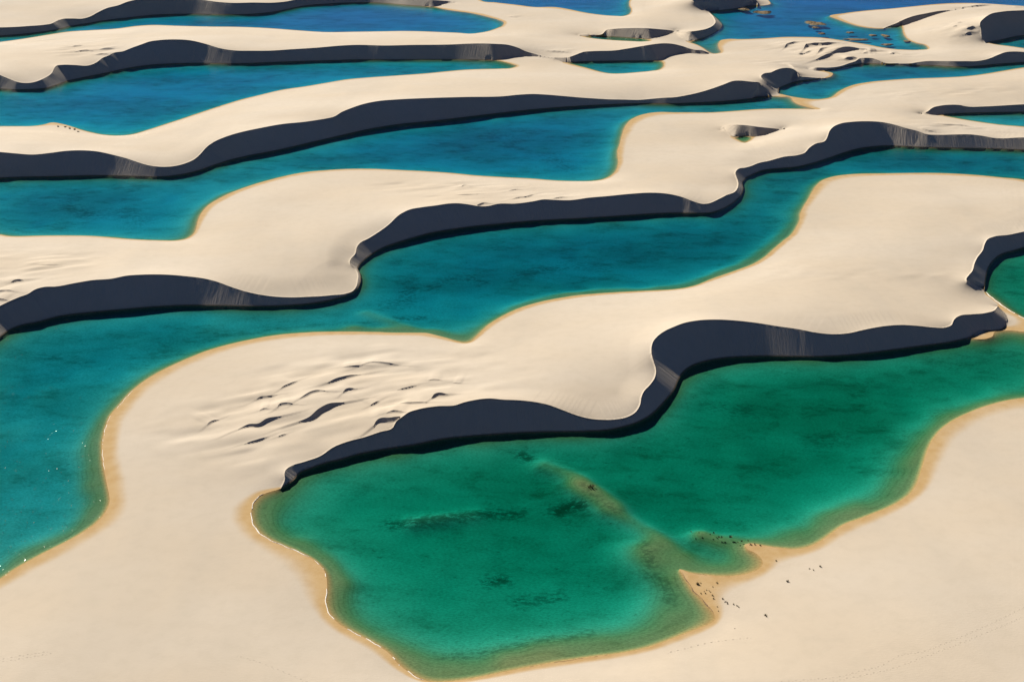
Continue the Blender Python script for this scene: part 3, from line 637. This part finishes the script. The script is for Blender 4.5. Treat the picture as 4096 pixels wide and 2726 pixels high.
# ================================================================ small things
def simple_mat(name,c1,c2,scale=6.,rough=.9):
    m=N(name); g=m.n('NewGeometry').outputs['Position']; b=m.n('BsdfPrincipled',ins={'Base Color':m.mix(m.ramp(m.noise(g,scale,3),.35,.65),c1,c2),'Roughness':rough,'Specular IOR Level':.1})
    m.link(b.outputs[0],m.out.inputs[0]); return m.m
M_REED=simple_mat('dry_reed',(.12,.085,.045),(.20,.15,.085),.6); M_MUD=simple_mat('islet_mud',(.11,.08,.045),(.20,.15,.09),.4)
M_TUFT=simple_mat('dark_tuft_leaf',(.05,.045,.025),(.10,.085,.045),9.); M_FOAM_GLINT=simple_mat('foam_glint',(.80,.80,.78),(.70,.70,.68),5.)
M_DRIFT=simple_mat('dark_drift',(.10,.07,.045),(.20,.14,.085),3.); M_PRINT=simple_mat('footprint_sand',(.36,.31,.25),(.40,.35,.285),4.)
rnd=random.Random(5)
def mesh_obj(name,V,F,mat,parent=None,smooth=False):
    me=bpy.data.meshes.new(name); me.from_pydata(V,[],F); me.update()
    if smooth: me.polygons.foreach_set('use_smooth',[True]*len(F))
    me.materials.append(mat); o=bpy.data.objects.new(name,me); col.objects.link(o); o.parent=parent; return o
def empty(name,loc):
    o=bpy.data.objects.new(name,None); col.objects.link(o); o.location=loc; o.empty_display_size=.2; return o
def blade(V,F,x,y,z,h,w,lean,az):
    dx,dy=math.cos(az),math.sin(az); b=len(V); px,py=-dy*w,dx*w
    V+=[(x-px,y-py,z),(x+px,y+py,z),(x+dx*lean*.35-px*.7,y+dy*lean*.35-py*.7,z+h*.6),(x+dx*lean*.35+px*.7,y+dy*lean*.35+py*.7,z+h*.6),(x+dx*lean,y+dy*lean,z+h)]
    F+=[(b,b+1,b+3,b+2),(b+2,b+3,b+4)]
# ---- reed islets in the far blue lagoon: picture centre, picture width, depth in metres
ISL=[(2976,37,44,13,1.3,'brown reed islet close under the dark slip face at the top'),(3051,49,80,16,1.3,'long brown reed islet off the far sand spit'),
 (3259,93,78,22,1.1,'largest tawny reed islet in the middle of the big blue lagoon'),(3262,110,30,7,.6,'small reed patch just below the largest tawny islet'),(3288,134,30,6,.5,'short thin reed patch near the ledged dune'),
 (3400,130,28,6,.5,'small dark reed patch in the middle of the shallow narrows'),(3542,143,30,11,.8,'round dark reed islet nearest the peninsula bay'),
 (3425,158,104,8,.6,'long low reed strip lying off the ledged dune'),(3549,178,46,7,.6,'thin reed strip at the mouth of the peninsula bay'),(3492,141,34,6,.4,'faint broken reed patch left of the round dark islet'),
 (3628,165,22,7,.6,'little reed clump at the peninsula beach')]
for u,v,wpx,dm,hh,lab_ in ISL:
    c=ground(np.array([float(u),float(v)])); e=ground(np.array([u+wpx/2.,float(v)])); rx=abs(e[0]-c[0]); ry=dm/2
    root=tag(empty('reed_islet',(c[0],c[1],0)),lab_,'islet','reed islets in the big blue lagoon')
    V=[(0,0,.35)];F=[];n=28; ph=[rnd.uniform(0,6.28) for _ in range(4)]
    rad=lambda a:1+.18*math.sin(2*a+ph[0])+.16*math.sin(3*a+ph[1])+.12*math.sin(5*a+ph[2])+.08*math.sin(9*a+ph[3])
    for k,(f,z) in enumerate(((.55,.30),(.85,.16),(1.08,-.6))):
        for i in range(n): a=6.2832*i/n; V.append((rx*f*rad(a)*math.cos(a),ry*f*rad(a)*math.sin(a),z+rnd.uniform(-.05,.08)*(k<2)))
    for i in range(n): F.append((0,1+i,1+(i+1)%n))
    for k in range(2):
        for i in range(n): F.append((1+k*n+i,1+(k+1)*n+i,1+(k+1)*n+(i+1)%n,1+k*n+(i+1)%n))
    mesh_obj('mound',V,F,M_MUD,root,True)
    V=[];F=[]; cl=[(rnd.uniform(0,6.28),rnd.random()**.5,rnd.uniform(.5,1.3)) for _ in range(26)]
    for i in range(int(min(1500,120+rx*ry*10))):
        a,f,k=rnd.choice(cl); a+=rnd.gauss(0,.18); f=min(1.,max(0,f+rnd.gauss(0,.10))); q=f*rad(a)*.97
        blade(V,F,rx*q*math.cos(a),ry*q*math.sin(a),.02,hh*.65*k*rnd.uniform(.6,1.2),.05,rnd.uniform(.05,.5),rnd.uniform(0,6.28))
    tag(mesh_obj('reeds',V,F,M_REED,root),kind_='stuff')
# ---- tufts
def tuft_mesh(seed,squat):
    r=random.Random(seed); V=[];F=[]
    for i in range(34):
        a=r.uniform(0,6.28); d=r.random()**.6*.32; blade(V,F,math.cos(a)*d,math.sin(a)*d*.8,-.03,r.uniform(.35,.9)*squat,.05,r.uniform(.08,.35),a+r.gauss(0,.6))
    me=bpy.data.meshes.new('grass_tuft'); me.from_pydata(V,[],F); me.update(); me.materials.append(M_TUFT); return me
TM=[tuft_mesh(s,q) for s,q in ((1,.7),(2,.55),(3,.8))]
def zp(x,y): return (2680+x*.2971,2120+y*.2971)
TUFT=[(370,723,34,'largest dark plant tuft beside the pointed sand spit'),(1285,1147,32,'lone dark plant tuft far out on the bare foreground dune'),(1585,690,28,'dark tuft on bare sand between the bay and the lone tuft'),
 (2020,485,26,'upper right dark tuft of three on the bare foreground dune'),(1875,515,16,'left pale-rimmed tuft of three on the bare foreground dune'),(1930,535,15,'smallest lower tuft of three on the bare foreground dune'),(1428,408,18,'dark tuft just right of the small foreground bay')]
ROW=[(413,708,14),(628,705,18),(577,760,12),(493,803,13),(525,810,10),(460,822,10),(545,830,11),(418,848,15),(477,848,13),(572,878,21),(588,920,17),(707,920,20),(750,955,11),(738,965,11),(768,968,15),(775,988,15),(852,994,16),(902,1014,15),(925,1031,16),(635,1025,11),(651,1085,11),(873,1320,9)]
WET=[(590,33,24),(540,55,17),(660,92,26),(700,95,26),(812,90,40),(915,160,20),(965,147,22),(1053,137,20),(1085,190,28),(1140,190,22),(1215,200,22),(285,17,20),(390,30,16)]
def put_tuft(px,size_m,label,group,k,sink=0.):
    q=onland(np.array([px],float))[0]; o=bpy.data.objects.new('grass_tuft',TM[k%3]); col.objects.link(o); s=size_m/.75
    o.location=(q[0],q[1],q[2]-sink); o.scale=(s*1.25,s,s*.9); o.rotation_euler=(0,0,k*1.7); tag(o,label,'tuft',group)
k=0
for x,y,w,l in TUFT: put_tuft(zp(x,y),w*.2971*.068*1.15,l,'dark tufts on the bare foreground dune',k); k+=1
for x,y,w in ROW:
    lb=('tiny dark tuft in the straggling row leading away from the shore' if x>690 and y<1100 else 'tiny tuft on the damp rim of the pointed spit' if (y>1000 or x in (418,477)) else 'tiny tuft just below the curved shore of the small foreground bay' if y<770 else 'tiny tuft in the dense scatter left of the straggling row')
    put_tuft(zp(x,y),w*.2971*.068*1.25,lb,lb.replace('tiny tuft','tiny tufts').replace('tiny dark tuft','tiny dark tufts'),k); k+=1
for x,y,w in WET:
    lb='widest dark weed clump in the shallows off the small foreground spit' if x==812 else 'dark weed lump lying on the sandy tip of the small foreground spit' if y>180 else 'dark weed clump at the water line of the small foreground spit' if y>130 else 'outermost dark weed clump, farthest left in the row off the spit' if x==285 else 'small dark weed clump standing in the shallows off the small spit'
    put_tuft(zp(x,y),w*.2971*.068*1.2,lb,lb,k,.05); k+=1
for x,y in ((392,854),(440,856),(470,866),(502,873),(526,888)):
    put_tuft(tuple(P('A %d,%d'%(x,y))[0]),1.4,'small dark shrub on the far left lagoon beach','shrubs on the far left beach',k); k+=1
# the brown bush standing on the submerged bar
V=[];F=[]
for i in range(90):
    a=rnd.uniform(0,6.28); d=rnd.random()**.5; blade(V,F,math.cos(a)*d*1.1,math.sin(a)*d*.7,-.4,rnd.uniform(.4,.9),.05,rnd.uniform(.05,.4),a)
q=ground(P('K 1792,72')[0]); o=mesh_obj('water_bush',V,F,M_REED); o.location=(q[0],q[1],0); tag(o,'single brown bush on the submerged sandbar of the green lagoon','bush')
# ---- wash with sun glint painted in as white, dark drift along the shores
def ribbon(name,txt,w0,w1,mat,label,seed,broken=.0,lift=.05,out=0.):
    r=random.Random(seed); p=resample(ground(spline(P(txt),8)),.35); V=[];F=[]; t=np.gradient(p,axis=0); t/=np.linalg.norm(t,axis=1)[:,None]; n=np.c_[-t[:,1],t[:,0]]
    ph=[r.uniform(0,6.28) for _ in range(4)]; on=False; pre=None
    for i,(a,b) in enumerate(zip(p,n)):
        e=math.sin(i*.11+ph[0])+.8*math.sin(i*.27+ph[1])+.6*math.sin(i*.71+ph[2]); f=max(0.,min(1.,(e+2.4)/4.8)); taper=min(1,i/12,(len(p)-1-i)/12)
        w=(w0+(w1-w0)*f)*taper*r.uniform(.75,1.2)
        if f<broken or w<.03: pre=None; continue
        c=a+b*(out+.10*math.sin(i*.4+ph[3])+r.uniform(-.04,.04)); k=len(V)
        V+=[(c[0]-b[0]*w,c[1]-b[1]*w,-.02),(c[0]-b[0]*w*.4,c[1]-b[1]*w*.4,lift*r.uniform(.6,1.3)),(c[0]+b[0]*w*.4,c[1]+b[1]*w*.4,lift*r.uniform(.6,1.3)),(c[0]+b[0]*w,c[1]+b[1]*w,-.02)]
        if pre is not None:
            for j in range(3): F.append((pre+j,k+j,k+j+1,pre+j+1))
        pre=k
    o=mesh_obj(name,V,F,mat,None,True); return tag(o,label,kind_='stuff')
ribbon('foam_glint_line','J 1795,120 1745,140 1705,190 1692,250 1697,310 1730,370 1800,425 1900,470 2020,520 2100,560',.07,.20,M_FOAM_GLINT,'white wash and painted sun glint along the left shore of the green lagoon',3,.12,.10)
ribbon('foam_glint_line','J 2100,560 2160,610 2190,655 K 10,690 15,740 5,850 15,905 50,955 110,1010 180,1050 260,1090 350,1140 440,1205 500,1275 560,1320 620,1360 700,1386',.06,.17,M_FOAM_GLINT,'broken white wash and painted sun glint along the lower left shore of the green lagoon',4,.42,.08)
ribbon('foam_glint_line','F 2092,950 2150,1000 2250,1073 2356,1132 2450,1175',.10,.30,M_FOAM_GLINT,'white wash and painted sun glint along the small lagoon at the right edge',5,.25,.10)
ribbon('foam_glint_line','G 705,1160 695,1080 688,1000 697,920 714,850 742,780 802,710 882,620 982,540',.05,.13,M_FOAM_GLINT,'thin pale wash along the left shore of the rippled dune',6,.4,.05)
ribbon('drift_line','L 45,640 62,668 92,715 132,775 192,835 242,895 275,938',.10,.30,M_DRIFT,'dark drift line along the pointed sand spit',7,.1,.05)
ribbon('drift_line','L 100,656 200,669 330,681 430,676 520,656',.05,.14,M_DRIFT,'dark drift line along the small foreground bay',8,.4,.04)
ribbon('drift_line','K 1200,1326 1400,1286 1600,1251 1800,1221 2000,1196',.05,.16,M_DRIFT,'dark drift line along the bottom shore of the green lagoon',9,.45,.04)
# ---- footprint trails
def trail(txt,label,seed):
    r=random.Random(seed); q=onland(spline(P(txt),10)); q=resample(q,.85); V=[];F=[]; t=np.gradient(q[:,:2],axis=0); t/=np.linalg.norm(t,axis=1)[:,None]
    for i,(a,d) in enumerate(zip(q,t)):
        s=.16*(1 if i%2 else -1)+r.uniform(-.05,.05); x,y=a[0]-d[1]*s,a[1]+d[0]*s; z=a[2]; k=len(V); n=8
        for ring,(f,h) in enumerate(((1.,-.02),(.72,.02),(.42,.004))):
            for j in range(n):
                an=6.2832*j/n; lx,ly=.30*f*math.cos(an),.17*f*math.sin(an); V.append((x+d[0]*lx-d[1]*ly,y+d[1]*lx+d[0]*ly,z+h*r.uniform(.7,1.2)))
        for g in (0,1):
            for j in range(n): F.append((k+g*n+j,k+g*n+(j+1)%n,k+(g+1)*n+(j+1)%n,k+(g+1)*n+j))
        F.append(tuple(k+2*n+j for j in range(n)))
    tag(mesh_obj('footprint_trail',V,F,M_SAND),label,kind_='stuff')
trail('J -60,1252 0,1240 150,1212 320,1185','upper line of footprints at the lower left edge',1)
trail('J -60,1272 0,1258 150,1232 340,1200','lower line of footprints at the lower left edge',2)
trail('J 1600,1215 1750,1260 1900,1320 2060,1388','faint footprints near the bottom left of the green lagoon',3)
trail('L 700,1392 900,1375 1100,1358 1280,1310 1400,1280 1520,1212 1700,1180 1800,1140 1950,1080 2150,990 2356,890','long footprint trail climbing the bare foreground dune',4)
trail('L 1050,1388 1250,1350 1500,1290 1700,1215 1900,1140 2100,1060 2356,950','second footprint trail beside the long one on the bare dune',5)
trail('L -40,1195 100,1160 250,1125 400,1105 520,1092','footprints following the bottom shore of the green lagoon',6)
print('all %.1fs'%(time.time()-T0))
